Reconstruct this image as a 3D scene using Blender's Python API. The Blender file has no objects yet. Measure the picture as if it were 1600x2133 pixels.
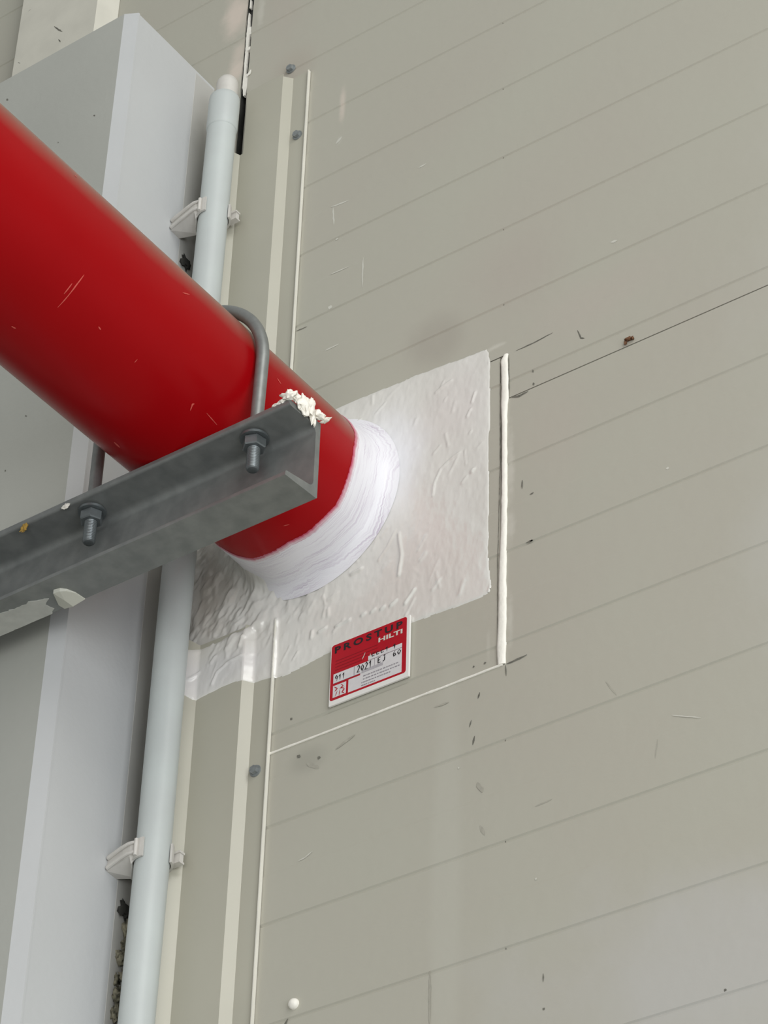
import bpy, math, random
import numpy as np
from mathutils import Vector, Matrix, noise as mnoise
random.seed(4); rng = np.random.default_rng(7)
sc = bpy.context.scene
ZO = 1.6            # eye height: measured heights are relative to the lens, ZO lifts them above the hall floor
def V(x, y, z): return Vector((x, y, z + ZO))

# ------------------------------------------------------------------ camera
cam = bpy.data.objects.new('camera', bpy.data.cameras.new('camera'))
sc.collection.objects.link(cam)
r_ = Vector((0.81403762, 0.58029913, 0.02440642)); u_ = Vector((0.34541391, -0.51747005, 0.78288823)); w_ = Vector((-0.46693895, 0.62887016, 0.62168348))
M = Matrix.Identity(4)
for i in range(3):
    M[i][0] = r_[i]; M[i][1] = u_[i]; M[i][2] = -w_[i]
M.translation = V(0, 0, 0)
cam.matrix_world = M
cam.data.sensor_fit = 'HORIZONTAL'; cam.data.sensor_width = 36.0
cam.data.lens = 5802.9 * 36 / 1600
cam.data.clip_start = 0.02
sc.camera = cam

# ------------------------------------------------------------------ world, lights, exposure
wd = bpy.data.worlds.new('hall_daylight'); sc.world = wd; wd.use_nodes = True
bg = wd.node_tree.nodes['Background']; bg.inputs[0].default_value = (0.90, 0.93, 0.92, 1); bg.inputs[1].default_value = 0.37
def area(name, loc, target, sx, sy, power, col):
    l = bpy.data.lights.new(name, 'AREA'); l.shape = 'RECTANGLE'; l.size = sx; l.size_y = sy; l.energy = power; l.color = col
    o = bpy.data.objects.new(name, l); sc.collection.objects.link(o)
    o.location = V(*loc); d = (V(*target) - o.location)
    o.rotation_euler = d.to_track_quat('-Z', 'Y').to_euler(); return o
area('skylight_lamp', (1.9, -0.5, 3.9), (-1.3, 1.6, 1.6), 2.4, 2.4, 74, (1.0, 0.99, 0.95))
area('side_window_lamp', (3.0, -0.9, 0.1), (-1.3, 1.6, 1.4), 2.6, 3.0, 118, (0.93, 0.96, 1.0))
area('low_front_fill_lamp', (0.9, -3.4, -0.9), (-1.4, 1.5, 1.4), 3.0, 2.0, 84, (1.0, 1.0, 0.98))  # added fill light from low in front, not a real opening
sc.view_settings.view_transform = 'Standard'; sc.view_settings.look = 'None'
sc.view_settings.gamma = 1.0; sc.view_settings.use_curve_mapping = False
sc.view_settings.exposure = 0.0

# ------------------------------------------------------------------ helpers
def link(name, verts, faces, mat=None, parent=None, origin=None, smooth=False, uv=None, mats=None, fm=None):
    """verts in lens-relative coordinates -> ONE mesh object whose origin is `origin`"""
    vs = np.asarray(verts, dtype=float)
    if origin is None: origin = tuple(vs.mean(axis=0))
    me = bpy.data.meshes.new(name)
    me.from_pydata([tuple(v) for v in (vs - np.array(origin))], [], [tuple(f) for f in faces]); me.update()
    for m in (mats or ([mat] if mat else [])): me.materials.append(m)
    if fm is not None: me.polygons.foreach_set('material_index', fm)
    if smooth: me.polygons.foreach_set('use_smooth', [True] * len(me.polygons))
    if uv is not None:
        l = me.uv_layers.new(name='UVMap')
        for lp in me.loops: l.data[lp.index].uv = uv[lp.vertex_index]
    o = bpy.data.objects.new(name, me); sc.collection.objects.link(o)
    if parent is not None:
        o.parent = parent; o.location = V(*origin) - Vector(parent['_org'])
    else: o.location = V(*origin)
    o['_org'] = tuple(V(*origin))
    return o
def empty(name, origin, parent=None):
    o = bpy.data.objects.new(name, None); sc.collection.objects.link(o); o.empty_display_size = 0.05
    o.location = V(*origin); o['_org'] = tuple(V(*origin)); return o
def tag(o, label=None, cat=None, group=None, kind=None):
    for k, v in (('label', label), ('category', cat), ('group', group), ('kind', kind)):
        if v: o[k] = v
    return o
class MB:
    def __init__(s): s.v = []; s.f = []; s.uv = []
    def add(s, vs, fs):
        n = len(s.v); s.v += [tuple(v) for v in vs]; s.f += [tuple(i + n for i in f) for f in fs]
    def box(s, x0, x1, y0, y1, z0, z1):
        s.add([(x, y, z) for x in (x0, x1) for y in (y0, y1) for z in (z0, z1)],
              [(0, 1, 3, 2), (4, 6, 7, 5), (0, 4, 5, 1), (2, 3, 7, 6), (0, 2, 6, 4), (1, 5, 7, 3)])
    def extrude(s, prof, axis, a, b):
        """closed profile (list of 2-D points) swept along axis 0/1/2 from a to b; a and b may be per-point lists"""
        n = len(prof)
        def P(p, t): q = [p[0], p[1]]; q.insert(axis, t); return q
        A = a if hasattr(a, '__len__') else [a] * n; B = b if hasattr(b, '__len__') else [b] * n
        s.add([P(p, A[i]) for i, p in enumerate(prof)] + [P(p, B[i]) for i, p in enumerate(prof)],
              [tuple(range(n)), tuple(range(2 * n - 1, n - 1, -1))] + [(i, n + i, n + (i + 1) % n, (i + 1) % n) for i in range(n)])
    def tube(s, pts, rad, seg=20, caps=True):
        """round bar along a polyline; rad number or list"""
        pts = [Vector(p) for p in pts]; R = rad if hasattr(rad, '__len__') else [rad] * len(pts)
        n0 = len(s.v); t0 = (pts[1] - pts[0]).normalized()
        nrm = t0.orthogonal().normalized()
        for i, p in enumerate(pts):
            a = pts[max(i - 1, 0)]; b = pts[min(i + 1, len(pts) - 1)]
            t = (b - a).normalized() if (b - a).length > 1e-9 else t0
            nrm = (nrm - t * nrm.dot(t)).normalized(); bn = t.cross(nrm)
            for k in range(seg):
                c = 2 * math.pi * k / seg; s.v.append(tuple(p + (nrm * math.cos(c) + bn * math.sin(c)) * R[i]))
        for i in range(len(pts) - 1):
            for k in range(seg):
                k2 = (k + 1) % seg; s.f.append((n0 + i * seg + k, n0 + i * seg + k2, n0 + (i + 1) * seg + k2, n0 + (i + 1) * seg + k))
        if caps:
            s.f.append(tuple(n0 + k for k in range(seg - 1, -1, -1))); m = n0 + (len(pts) - 1) * seg; s.f.append(tuple(m + k for k in range(seg)))
    def blob(s, c, r, seed=0, amp=.35, fr=1.6, n=14):
        """lumpy closed blob with radii r=(rx,ry,rz)"""
        n0 = len(s.v); m = n
        for i in range(1, m):
            th = math.pi * i / m
            for j in range(2 * m):
                ph = math.pi * j / m; d = Vector((math.sin(th) * math.cos(ph), math.sin(th) * math.sin(ph), math.cos(th)))
                k = 1 + amp * mnoise.fractal(d * fr + Vector((seed * 3.1, seed * 1.7, 0)), .6, 2.0, 3)
                s.v.append((c[0] + d.x * r[0] * k, c[1] + d.y * r[1] * k, c[2] + d.z * r[2] * k))
        top = len(s.v); s.v.append((c[0], c[1], c[2] + r[2])); s.v.append((c[0], c[1], c[2] - r[2]))
        for i in range(m - 2):
            for j in range(2 * m):
                a = n0 + i * 2 * m + j; b = n0 + i * 2 * m + (j + 1) % (2 * m); s.f.append((a, a + 2 * m, b + 2 * m, b))
        for j in range(2 * m):
            a = n0 + j; b = n0 + (j + 1) % (2 * m); s.f.append((top, a, b))
            a += (m - 2) * 2 * m; b += (m - 2) * 2 * m; s.f.append((top + 1, b, a))
    def build(s, name, mat, parent=None, origin=None, smooth=False): return link(name, s.v, s.f, mat, parent, origin, smooth)
def autosmooth(o, deg=35):
    me = o.data; me.polygons.foreach_set('use_smooth', [True] * len(me.polygons))
    try: me.set_sharp_from_angle(angle=math.radians(deg))
    except Exception: pass
    return o

# ------------------------------------------------------------------ materials
def mat(name, col, rough=.5, metal=0, var=.06, vscale=18, var2=None, bump=0, bscale=60, coat=0, stretch=(1, 1, 1), detail=5, spec=.5):
    m = bpy.data.materials.new(name); m.use_nodes = True; nt = m.node_tree; N = nt.nodes; L = nt.links
    b = N['Principled BSDF']; b.inputs['Roughness'].default_value = rough; b.inputs['Metallic'].default_value = metal
    b.inputs['Specular IOR Level'].default_value = spec
    if coat: b.inputs['Coat Weight'].default_value = coat; b.inputs['Coat Roughness'].default_value = .12
    tc = N.new('ShaderNodeTexCoord'); mp = N.new('ShaderNodeMapping'); mp.inputs['Scale'].default_value = stretch
    g = N.new('ShaderNodeNewGeometry'); L.new(g.outputs['Position'], mp.inputs['Vector'])
    nz = N.new('ShaderNodeTexNoise'); nz.inputs['Scale'].default_value = vscale; nz.inputs['Detail'].default_value = detail; L.new(mp.outputs[0], nz.inputs['Vector'])
    rp = N.new('ShaderNodeMapRange'); rp.inputs[1].default_value = .3; rp.inputs[2].default_value = .7; L.new(nz.outputs['Fac'], rp.inputs[0])
    mx = N.new('ShaderNodeMix'); mx.data_type = 'RGBA'; L.new(rp.outputs[0], mx.inputs[0])
    c2 = var2 or tuple(c * (1 - var) for c in col); c1 = tuple(min(1, c * (1 + var)) for c in col) if not var2 else col
    mx.inputs[6].default_value = (*c1, 1); mx.inputs[7].default_value = (*c2, 1)
    L.new(mx.outputs[2], b.inputs['Base Color'])
    if bump:
        n2 = N.new('ShaderNodeTexNoise'); n2.inputs['Scale'].default_value = bscale; n2.inputs['Detail'].default_value = 4; L.new(mp.outputs[0], n2.inputs['Vector'])
        bp = N.new('ShaderNodeBump'); bp.inputs['Strength'].default_value = bump; bp.inputs['Distance'].default_value = .001
        L.new(n2.outputs['Fac'], bp.inputs['Height']); L.new(bp.outputs[0], b.inputs['Normal'])
    m['mix'] = mx.name; m['pos'] = g.name
    return m
def tint(m, center, radii, col, strength, rot=0.0, noise_amt=.8, nscale=14):
    """one irregular stain or painted-on shade with its own place on the x-z plane of a wall material"""
    nt = m.node_tree; N = nt.nodes; L = nt.links; b = N['Principled BSDF']
    src = b.inputs['Base Color'].links[0].from_socket; pos = N[m['pos']].outputs['Position']
    sub = N.new('ShaderNodeMapping'); sub.vector_type = 'TEXTURE'
    sub.inputs['Location'].default_value = (center[0], 1.627, center[1] + ZO); sub.inputs['Rotation'].default_value = (0, rot, 0)
    sub.inputs['Scale'].default_value = (radii[0], 9, radii[1]); L.new(pos, sub.inputs['Vector'])
    ln = N.new('ShaderNodeVectorMath'); ln.operation = 'LENGTH'; L.new(sub.outputs[0], ln.inputs[0])
    nz = N.new('ShaderNodeTexNoise'); nz.inputs['Scale'].default_value = nscale; nz.inputs['Detail'].default_value = 4; L.new(pos, nz.inputs['Vector'])
    ad = N.new('ShaderNodeMath'); ad.operation = 'MULTIPLY_ADD'; ad.inputs[1].default_value = noise_amt; L.new(nz.outputs['Fac'], ad.inputs[0]); L.new(ln.outputs['Value'], ad.inputs[2])
    mr = N.new('ShaderNodeMapRange'); mr.interpolation_type = 'SMOOTHSTEP'; mr.inputs[1].default_value = 1.35; mr.inputs[2].default_value = .55; mr.inputs[3].default_value = 0; mr.inputs[4].default_value = strength
    L.new(ad.outputs[0], mr.inputs[0])
    mx = N.new('ShaderNodeMix'); mx.data_type = 'RGBA'; L.new(mr.outputs[0], mx.inputs[0]); L.new(src, mx.inputs[6]); mx.inputs[7].default_value = (*col, 1)
    L.new(mx.outputs[2], b.inputs['Base Color'])

wall_m = mat('painted_sandwich_panel', (.455, .445, .372), .42, var=.03, vscale=5, var2=(.450, .428, .362), bump=.25, bscale=90)
tint(wall_m, (-1.150, 1.795), (.055, .045), (.36, .33, .28), .5, .5)  # shading of a dent, painted as a soft dark blotch
tint(wall_m, (-1.06, 1.835), (.09, .07), (.44, .40, .345), .5)
tint(wall_m, (-0.97, 1.755), (.10, .05), (.47, .425, .37), .5)
tint(wall_m, (-1.02, 1.62), (.05, .10), (.47, .43, .37), .4)
tint(wall_m, (-0.86, 1.03), (.30, .13), (.50, .49, .46), .8, .15)
tint(wall_m, (-0.74, 1.35), (.14, .25), (.51, .50, .46), .6)
tint(wall_m, (-1.285, 1.362), (.03, .02), (.33, .32, .27), .5)
tint(wall_m, (-1.37, 2.42), (.045, .14), (.46, .42, .36), .5)
tint(wall_m, (-1.35, 2.30), (.04, .05), (.42, .37, .31), .5)
tint(wall_m, (-0.62, 1.70), (.25, .45), (.52, .515, .47), .5)
for c_, r2, k_ in (((-1.443, 2.445), (.028, .05), .9), ((-1.434, 2.375), (.016, .03), .6), ((-1.437, 2.345), (.018, .025), .8), ((-1.2805, 2.20), (.006, .035), .6)): tint(wall_m, c_, r2, (.68, .59, .51), k_, 0, .7, 60)
for c_, r2, k_ in (((-1.4055, 2.43), (.009, .05), .7), ((-1.2825, 2.145), (.006, .01), .6), ((-1.0670, 1.60), (.0065, .07), .8), ((-1.0668, 1.53), (.008, .03), .8), ((-1.0685, 1.43), (.006, .045), .7), ((-1.085, 1.752), (.020, .005), .9), ((-1.0915, 1.41), (.004, .03), .4)): tint(wall_m, c_, r2, (.56, .54, .47), k_, 0, 1.0, 120)
tint(wall_m, (-1.1330, 1.18), (.016, .24), (.50, .49, .42), .45, 0, .1, 20)
flash_m = mat('painted_flashing_steel', (.44, .425, .350), .32, var=.03, vscale=9, bump=.1, bscale=120)
flash_edge_m = mat('bare_cut_sheet_edge', (.72, .70, .62), .35, var=.05)
col_m = mat('white_grey_cladding', (.51, .52, .52), .5, var=.03, vscale=7, bump=.25, bscale=140)
front_m = mat('grey_green_cover_sheet', (.44, .445, .405), .5, var=.035, vscale=6, bump=.25, bscale=140)
left_m = mat('cream_flashing_paint', (.62, .60, .52), .42, var=.05, vscale=30)
core_m = mat('dark_joint_core', (.035, .035, .03), .9, var=.3, vscale=60)
strip_m = mat('grey_joint_foam', (.055, .055, .052), .8, var=.1, vscale=60)
red_m = mat('red_gloss_pipe_paint', (.35, .0025, .005), .26, var=.05, vscale=6, var2=(.31, .002, .004), bump=.06, bscale=220, spec=.10)
# settled dust and grazing-light haze, both painted on the pipe's upper side
nt = red_m.node_tree; N = nt.nodes; L = nt.links; b = N['Principled BSDF']
nn = N.new('ShaderNodeSeparateXYZ'); L.new(N[red_m['pos']].outputs['Normal'], nn.inputs[0])
dn = N.new('ShaderNodeTexNoise'); dn.inputs['Scale'].default_value = 9; dn.inputs['Detail'].default_value = 5; L.new(N[red_m['pos']].outputs['Position'], dn.inputs['Vector'])
da = N.new('ShaderNodeMath'); da.operation = 'MULTIPLY_ADD'; da.inputs[1].default_value = .25; L.new(dn.outputs['Fac'], da.inputs[0]); L.new(nn.outputs[2], da.inputs[2])
dm = N.new('ShaderNodeMapRange'); dm.inputs[1].default_value = .22; dm.inputs[2].default_value = .74; dm.inputs[3].default_value = 0; dm.inputs[4].default_value = .70; L.new(da.outputs[0], dm.inputs[0])
src = b.inputs['Base Color'].links[0].from_socket; dx = N.new('ShaderNodeMix'); dx.data_type = 'RGBA'; L.new(dm.outputs[0], dx.inputs[0]); L.new(src, dx.inputs[6]); dx.inputs[7].default_value = (.25, .20, .14, 1); L.new(dx.outputs[2], b.inputs['Base Color'])
scratch_m = mat('scratched_red_paint', (.62, .09, .07), .6, var=.15, vscale=300)
galv_m = mat('galvanised_steel', (.27, .28, .27), .48, metal=.5, var2=(.20, .21, .205), vscale=60, bump=.25, bscale=150)
bolt_m = mat('zinc_plated_steel', (.20, .22, .225), .38, metal=.7, var=.12, vscale=120)
back_m = mat('painted_corner_shade', (.45, .445, .42), .5, var=.05, vscale=20)
screw_m = mat('zinc_screw', (.27, .29, .29), .4, metal=.4, var=.15, vscale=300)
rod_m = mat('dull_zinc_rod', (.25, .26, .25), .45, metal=.55, var=.1, vscale=120)
pvc_m = mat('light_grey_pvc', (.52, .56, .545), .42, var=.03, vscale=25, var2=(.49, .52, .51), bump=.1, bscale=200)
clip_m = mat('aged_pvc_clip', (.58, .56, .52), .45, var=.06, vscale=80)
seal_m = mat('white_sealant', (.86, .83, .75), .5, var=.04, vscale=90, bump=.5, bscale=300)
foam_m = mat('white_foam_crumb', (.90, .86, .77), .7, var=.04, vscale=300, bump=.3, bscale=400)
smear_m = mat('dried_filler_smear', (.56, .545, .47), .5, var=.08, vscale=70)
pink_m = mat('pinkish_filler', (.56, .49, .41), .55, var=.05, vscale=60)
pencil_m = mat('dark_scuff', (.15, .145, .12), .7, var=.3, vscale=400)
faint_m = mat('faint_scuff', (.385, .37, .31), .6, var=.1, vscale=200)
speck_m = mat('white_speck', (.60, .59, .52), .5, var=.05)
# ------------------------------------------------------------------ setting: floor and wall
W = 1.627
fl = MB(); fl.box(-7, 7, -9, W + .10, -ZO - .1, -ZO)
floor = tag(fl.build('floor', mat('grey_concrete', (.33, .33, .31), .7, var=.12, vscale=3), origin=(0, 0, -ZO)), kind='structure')
bk = MB(); bk.box(-3.2, 1.2, W + .031, W + .10, -ZO, 3.6)
wall = tag(bk.build('wall_back', core_m, origin=(-1, W + .05, -ZO)), kind='structure')

def rib_rows(z0, z1):
    """front profile (z, y): a shallow step and notch every 99.2 mm, a soft step back half way between"""
    P = [(z0, W + (.00028 if ((z0 - 1.603) / .0992) % 1 > .5 else 0))]
    k = math.floor((z0 - 1.603) / .0992) - 1
    while True:
        zk = 1.603 + k * .0992
        if zk > z1 + .1: break
        ev = [(zk - .0019, W + .00028), (zk - .0004, W + .0011), (zk + .0002, W + .0011), (zk + .0016, W), (zk + .0480, W), (zk + .0505, W + .00028)]
        P += [(z, y) for z, y in ev if z0 + 1e-4 < z < z1 - 1e-4]; k += 1
    P.append((z1, W + (.00028 if ((z1 - 1.603) / .0992) % 1 > .5 else 0))); return P
def panel(name, rects, parent, th=.03):
    mb = MB()
    for x0, x1, z0, z1 in rects:
        P = rib_rows(z0, z1); xs = [x0 + (x1 - x0) * i / 6 for i in range(7)]
        n = len(P); vs = []
        for x in xs:
            for z, y in P: vs.append((x, y, z))
        fs = [(i * n + j, (i + 1) * n + j, (i + 1) * n + j + 1, i * n + j + 1) for i in range(6) for j in range(n - 1)]
        mb.add(vs, fs)
        c = [(x0, W + .00055, z0), (x1, W + .00055, z0), (x1, W + .00055, z1), (x0, W + .00055, z1)]; d = [(a, W + th, b) for a, _, b in c]
        mb.add(c + d, [(0, 4, 5, 1), (1, 5, 6, 2), (2, 6, 7, 3), (3, 7, 4, 0), (4, 7, 6, 5)])
    return mb.build(name, wall_m, parent)
panel('panel', [(-1.0745, 1.2, 1.6818, 3.55), (-1.4175, -1.0745, 1.7362, 3.55)], wall)
panel('panel', [(-1.0745, 1.2, .7, 1.6806), (-1.4600, -1.0745, .7, 1.3829)], wall)
panel('panel', [(-1.4600, 1.2, -1.59, .699)], wall)
panel('panel', [(-3.2, -1.4268, 1.6818, 3.55), (-3.2, -1.4610, .7, 1.6806)], wall)
panel('panel', [(-3.2, -1.4610, -1.59, .699)], wall)
ins = panel('cut_out_panel', [(-1.4590, -1.0782, 1.3840, 1.7350)], wall, .02)
ins['label'] = 'rectangular cut-out piece of panel sealed back into the wall'

def ribbon(mb, pts, width, y, seed=0, rag=.5):
    """thin flat irregular mark on the wall plane"""
    P = [];
    for a, b in zip(pts[:-1], pts[1:]):
        n = max(2, int(math.dist(a, b) / .003))
        for i in range(n): P.append((a[0] + (b[0] - a[0]) * i / n, a[1] + (b[1] - a[1]) * i / n))
    P.append(pts[-1]); n = len(P); R = random.Random(seed); vs = []
    for i, p in enumerate(P):
        a = P[max(i - 1, 0)]; b = P[min(i + 1, n - 1)]; dx, dz = b[0] - a[0], b[1] - a[1]; l = math.hypot(dx, dz) or 1
        taper = min(1, .25 + 2.2 * min(i, n - 1 - i) / max(1, n - 1) * 1.5)
        h1 = width / 2 * taper * (1 + rag * (R.random() - .5) * 2); h2 = width / 2 * taper * (1 + rag * (R.random() - .5) * 2)
        vs += [(p[0] - dz / l * h1, y, p[1] + dx / l * h1), (p[0] + dz / l * h2, y, p[1] - dx / l * h2)]
    mb.add(vs, [(2 * i, 2 * i + 1, 2 * i + 3, 2 * i + 2) for i in range(n - 1)])
MARKS = {'dark': [([(-1.0998, 1.3635), (-1.1017, 1.3578)], 0.0019), ([(-1.1085, 1.3381), (-1.1105, 1.3314)], 0.0019), ([(-1.105, 1.3206), (-1.1069, 1.312)], 0.0019), ([(-1.0391, 1.0734), (-1.0392, 1.0662)], 0.0014), ([(-1.0399, 1.0434), (-1.0386, 1.0414)], 0.0029), ([(-0.8805, 1.0122), (-0.8785, 1.0108)], 0.0029), ([(-1.0726, 1.3826), (-1.0628, 1.3828), (-1.0515, 1.3839)], 0.0019), ([(-1.0657, 1.6803), (-1.0573, 1.678), (-1.0478, 1.6792)], 0.0019), ([(-1.0515, 1.5045), (-1.0439, 1.5045)], 0.0019), ([(-1.0607, 1.7352), (-1.042, 1.7354), (-1.0197, 1.7374)], 0.0014), ([(-1.0423, 1.7029), (-1.0418, 1.6992)], 0.0014), ([(-1.042, 1.6869), (-1.041, 1.6835)], 0.0019), ([(-0.9932, 1.7269), (-0.9898, 1.7157), (-0.9857, 1.7131)], 0.0014), ([(-1.0959, 1.3922), (-1.0934, 1.3923)], 0.0024), ([(-1.1074, 1.3927), (-1.1054, 1.3929)], 0.0019), ([(-1.0469, 1.5572), (-1.0428, 1.5576)], 0.0019), ([(-1.0549, 1.5774), (-1.055, 1.5675)], 0.0014), ([(-1.3059, 1.4141), (-1.3036, 1.4117)], 0.0024), ([(-1.2959, 1.3701), (-1.292, 1.3672)], 0.0033), ([(-1.2726, 1.3601), (-1.2693, 1.3584)], 0.0033), ([(-1.291, 1.1073), (-1.2956, 1.1006)], 0.0024), ([(-1.0444, 1.5047), (-1.0469, 1.5042)], 0.0024), ([(-1.0736, 1.382), (-1.0727, 1.3701)], 0.001), ([(-1.3833, 2.2522), (-1.3756, 2.2576)], 0.0019), ([(-1.3259, 1.8941), (-1.3119, 1.8935)], 0.001)], 'faint': [([(-1.1474, 1.1088), (-1.147, 1.0607)], 0.0019), ([(-1.1473, 1.3661), (-1.1322, 1.3654)], 0.0019), ([(-1.2841, 1.3577), (-1.2704, 1.3477)], 0.0038), ([(-0.9744, 1.3261), (-0.9643, 1.3088)], 0.0014), ([(-0.9277, 1.2518), (-0.9307, 1.2345)], 0.0014), ([(-1.2526, 1.3614), (-1.232, 1.3691)], 0.0029), ([(-1.1019, 1.2727), (-1.097, 1.2615)], 0.0038), ([(-1.0993, 1.2295), (-1.0945, 1.2185)], 0.0029), ([(-1.045, 1.2292), (-1.0286, 1.2304)], 0.0014), ([(-1.1626, 1.5066), (-1.1522, 1.5103)], 0.001)], 'white': [([(-0.9546, 1.8178), (-0.9473, 1.8164)], 0.0033), ([(-1.1778, 2.0435), (-1.1682, 2.0443)], 0.0024), ([(-1.286, 1.9065), (-1.281, 1.9039)], 0.0043), ([(-0.9075, 1.5235), (-0.9047, 1.5227)], 0.0033), ([(-1.122, 1.2943), (-1.1205, 1.2937)], 0.0024), ([(-1.2883, 1.2588), (-1.2811, 1.2598), (-1.273, 1.2634)], 0.0014), ([(-1.2888, 2.0496), (-1.2776, 2.0475), (-1.2658, 2.0466)], 0.0019), ([(-1.2862, 2.0474), (-1.2838, 2.0211)], 0.0019), ([(-1.2856, 1.9514), (-1.262, 1.9502)], 0.0014), ([(-1.2441, 1.9534), (-1.2438, 1.9122)], 0.0019), ([(-1.2869, 1.8486), (-1.2703, 1.8486)], 0.0019), ([(-0.9135, 1.2697), (-0.8874, 1.2576)], 0.001), ([(-1.0457, 1.1614), (-1.0444, 1.1601)], 0.0024), ([(-1.2866, 2.1417), (-1.2793, 2.1484)], 0.0038), ([(-1.2809, 1.9976), (-1.2773, 1.9977)], 0.0024)], 'pink': [([(-1.2813, 2.2273), (-1.2789, 2.1997), (-1.2833, 2.1838), (-1.2853, 2.1702)], 0.0038), ([(-1.4111, 2.4505), (-1.4043, 2.4215), (-1.406, 2.374), (-1.4106, 2.3609)], 0.0057)], 'pinkleft': [([(-1.439, 2.4685), (-1.443, 2.4462), (-1.4499, 2.4259)], 0.0238), ([(-1.431, 2.4058), (-1.4322, 2.3743)], 0.0143), ([(-1.4332, 2.3589), (-1.44, 2.3393)], 0.0162)], 'smear': [([(-1.0669, 1.6622), (-1.0661, 1.6048), (-1.0664, 1.5495)], 0.0043), ([(-1.0695, 1.5508), (-1.0666, 1.5062)], 0.0043), ([(-1.0699, 1.4547), (-1.0686, 1.4078)], 0.0048), ([(-1.1012, 1.7529), (-1.0848, 1.7509), (-1.0713, 1.7519)], 0.0057)]}
RIDGES = [([(-1.1526, 1.6026), (-1.1507, 1.616), (-1.144, 1.63), (-1.1333, 1.6366), (-1.1226, 1.6403)], 0.00119, 0.0015), ([(-1.1896, 1.574), (-1.1862, 1.5476), (-1.1889, 1.5267)], 0.0019, 0.0018), ([(-1.181, 1.491), (-1.1708, 1.5029)], 0.00143, 0.0022), ([(-1.2588, 1.4969), (-1.2426, 1.4984)], 0.00119, 0.002), ([(-1.2291, 1.4973), (-1.2254, 1.4984)], 0.00143, 0.0022), ([(-1.2184, 1.4966), (-1.2147, 1.4984)], 0.00143, 0.002), ([(-1.2077, 1.4955), (-1.204, 1.4972)], 0.00143, 0.002), ([(-1.197, 1.4954), (-1.1908, 1.4988)], 0.00143, 0.002), ([(-1.2508, 1.7266), (-1.238, 1.7338)], 0.00119, 0.0015), ([(-1.1509, 1.7271), (-1.1373, 1.7324), (-1.1334, 1.7336)], 0.00143, 0.0015), ([(-1.1097, 1.6953), (-1.106, 1.7053)], 0.00143, 0.0016), ([(-1.115, 1.6802), (-1.1112, 1.6872)], 0.00143, 0.0016), ([(-1.1091, 1.6113), (-1.107, 1.6131)], 0.0019, 0.0022), ([(-1.1121, 1.6584), (-1.11, 1.6603)], 0.00119, 0.0012), ([(-1.3925, 1.4781), (-1.3872, 1.4896), (-1.3752, 1.4959), (-1.3595, 1.4979)], 0.00143, 0.002), ([(-1.4158, 1.4898), (-1.4096, 1.4983)], 0.00167, 0.002), ([(-1.2779, 1.4981), (-1.2698, 1.5003)], 0.00143, 0.002), ([(-1.242, 1.5491), (-1.2311, 1.5512)], 0.0019, 0.002), ([(-1.149, 1.4567), (-1.1488, 1.4724)], 0.00095, -0.0012), ([(-1.0883, 1.7353), (-1.0834, 1.7389)], 0.00286, 0.003), ([(-1.0893, 1.4679), (-1.0863, 1.4756)], 0.00238, 0.0025), ([(-1.1173, 1.6407), (-1.1161, 1.623)], 0.00071, 0.0008), ([(-1.2122, 1.5531), (-1.2018, 1.5653), (-1.1941, 1.5787)], 0.00143, 0.001), ([(-1.3957, 1.5039), (-1.3904, 1.509)], 0.0019, 0.0015), ([(-1.3621, 1.5099), (-1.3588, 1.5196)], 0.00214, 0.0025), ([(-1.286, 1.4948), (-1.2853, 1.5021)], 0.0019, 0.0015)]
SCRATCH = [([(1.2113, -45.04), (1.2117, -52.63)], 0.00125), ([(1.2159, -36.66), (1.2155, -43.64), (1.2163, -60.78)], 0.00125), ([(1.204, -88.5), (1.2083, -87.82)], 0.00167), ([(1.2581, -53.78), (1.2621, -54.33)], 0.00125), ([(1.3854, -55.79), (1.3828, -52.04), (1.384, -51.08)], 0.00167), ([(1.3723, -108.65), (1.3816, -109.52)], 0.00208), ([(1.1791, 20.94), (1.1821, 20.6)], 0.00208), ([(1.3209, 1.05), (1.3307, 4.75)], 0.00125), ([(1.3091, -55.88), (1.309, -53.3)], 0.00083), ([(1.4, -50.48), (1.4169, -51.76)], 0.00083), ([(1.4568, 1.23), (1.4627, -0.54)], 0.00125), ([(1.55, -72.48), (1.5531, -69.08)], 0.00083)]
COLMARK = [([(-1.5552, 2.177), (-1.5542, 2.1749)], 0.0013), ([(-1.5065, 2.19), (-1.5041, 2.1871)], 0.0017), ([(-1.5477, 1.7849), (-1.5456, 1.7832)], 0.0022), ([(-1.5655, 1.7233), (-1.5645, 1.7211)], 0.0017), ([(-1.6336, 2.4375), (-1.6294, 2.4389)], 0.0009), ([(-1.6469, 2.2996), (-1.6442, 2.2957)], 0.0017)]
LEFTMARK = [([(-1.7353, 2.605), (-1.7268, 2.5935), (-1.7195, 2.5854)], 0.0017), ([(-1.7243, 2.5744), (-1.7202, 2.5667)], 0.0017), ([(-1.7901, 2.5735), (-1.7863, 2.5694)], 0.0013)]

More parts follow.
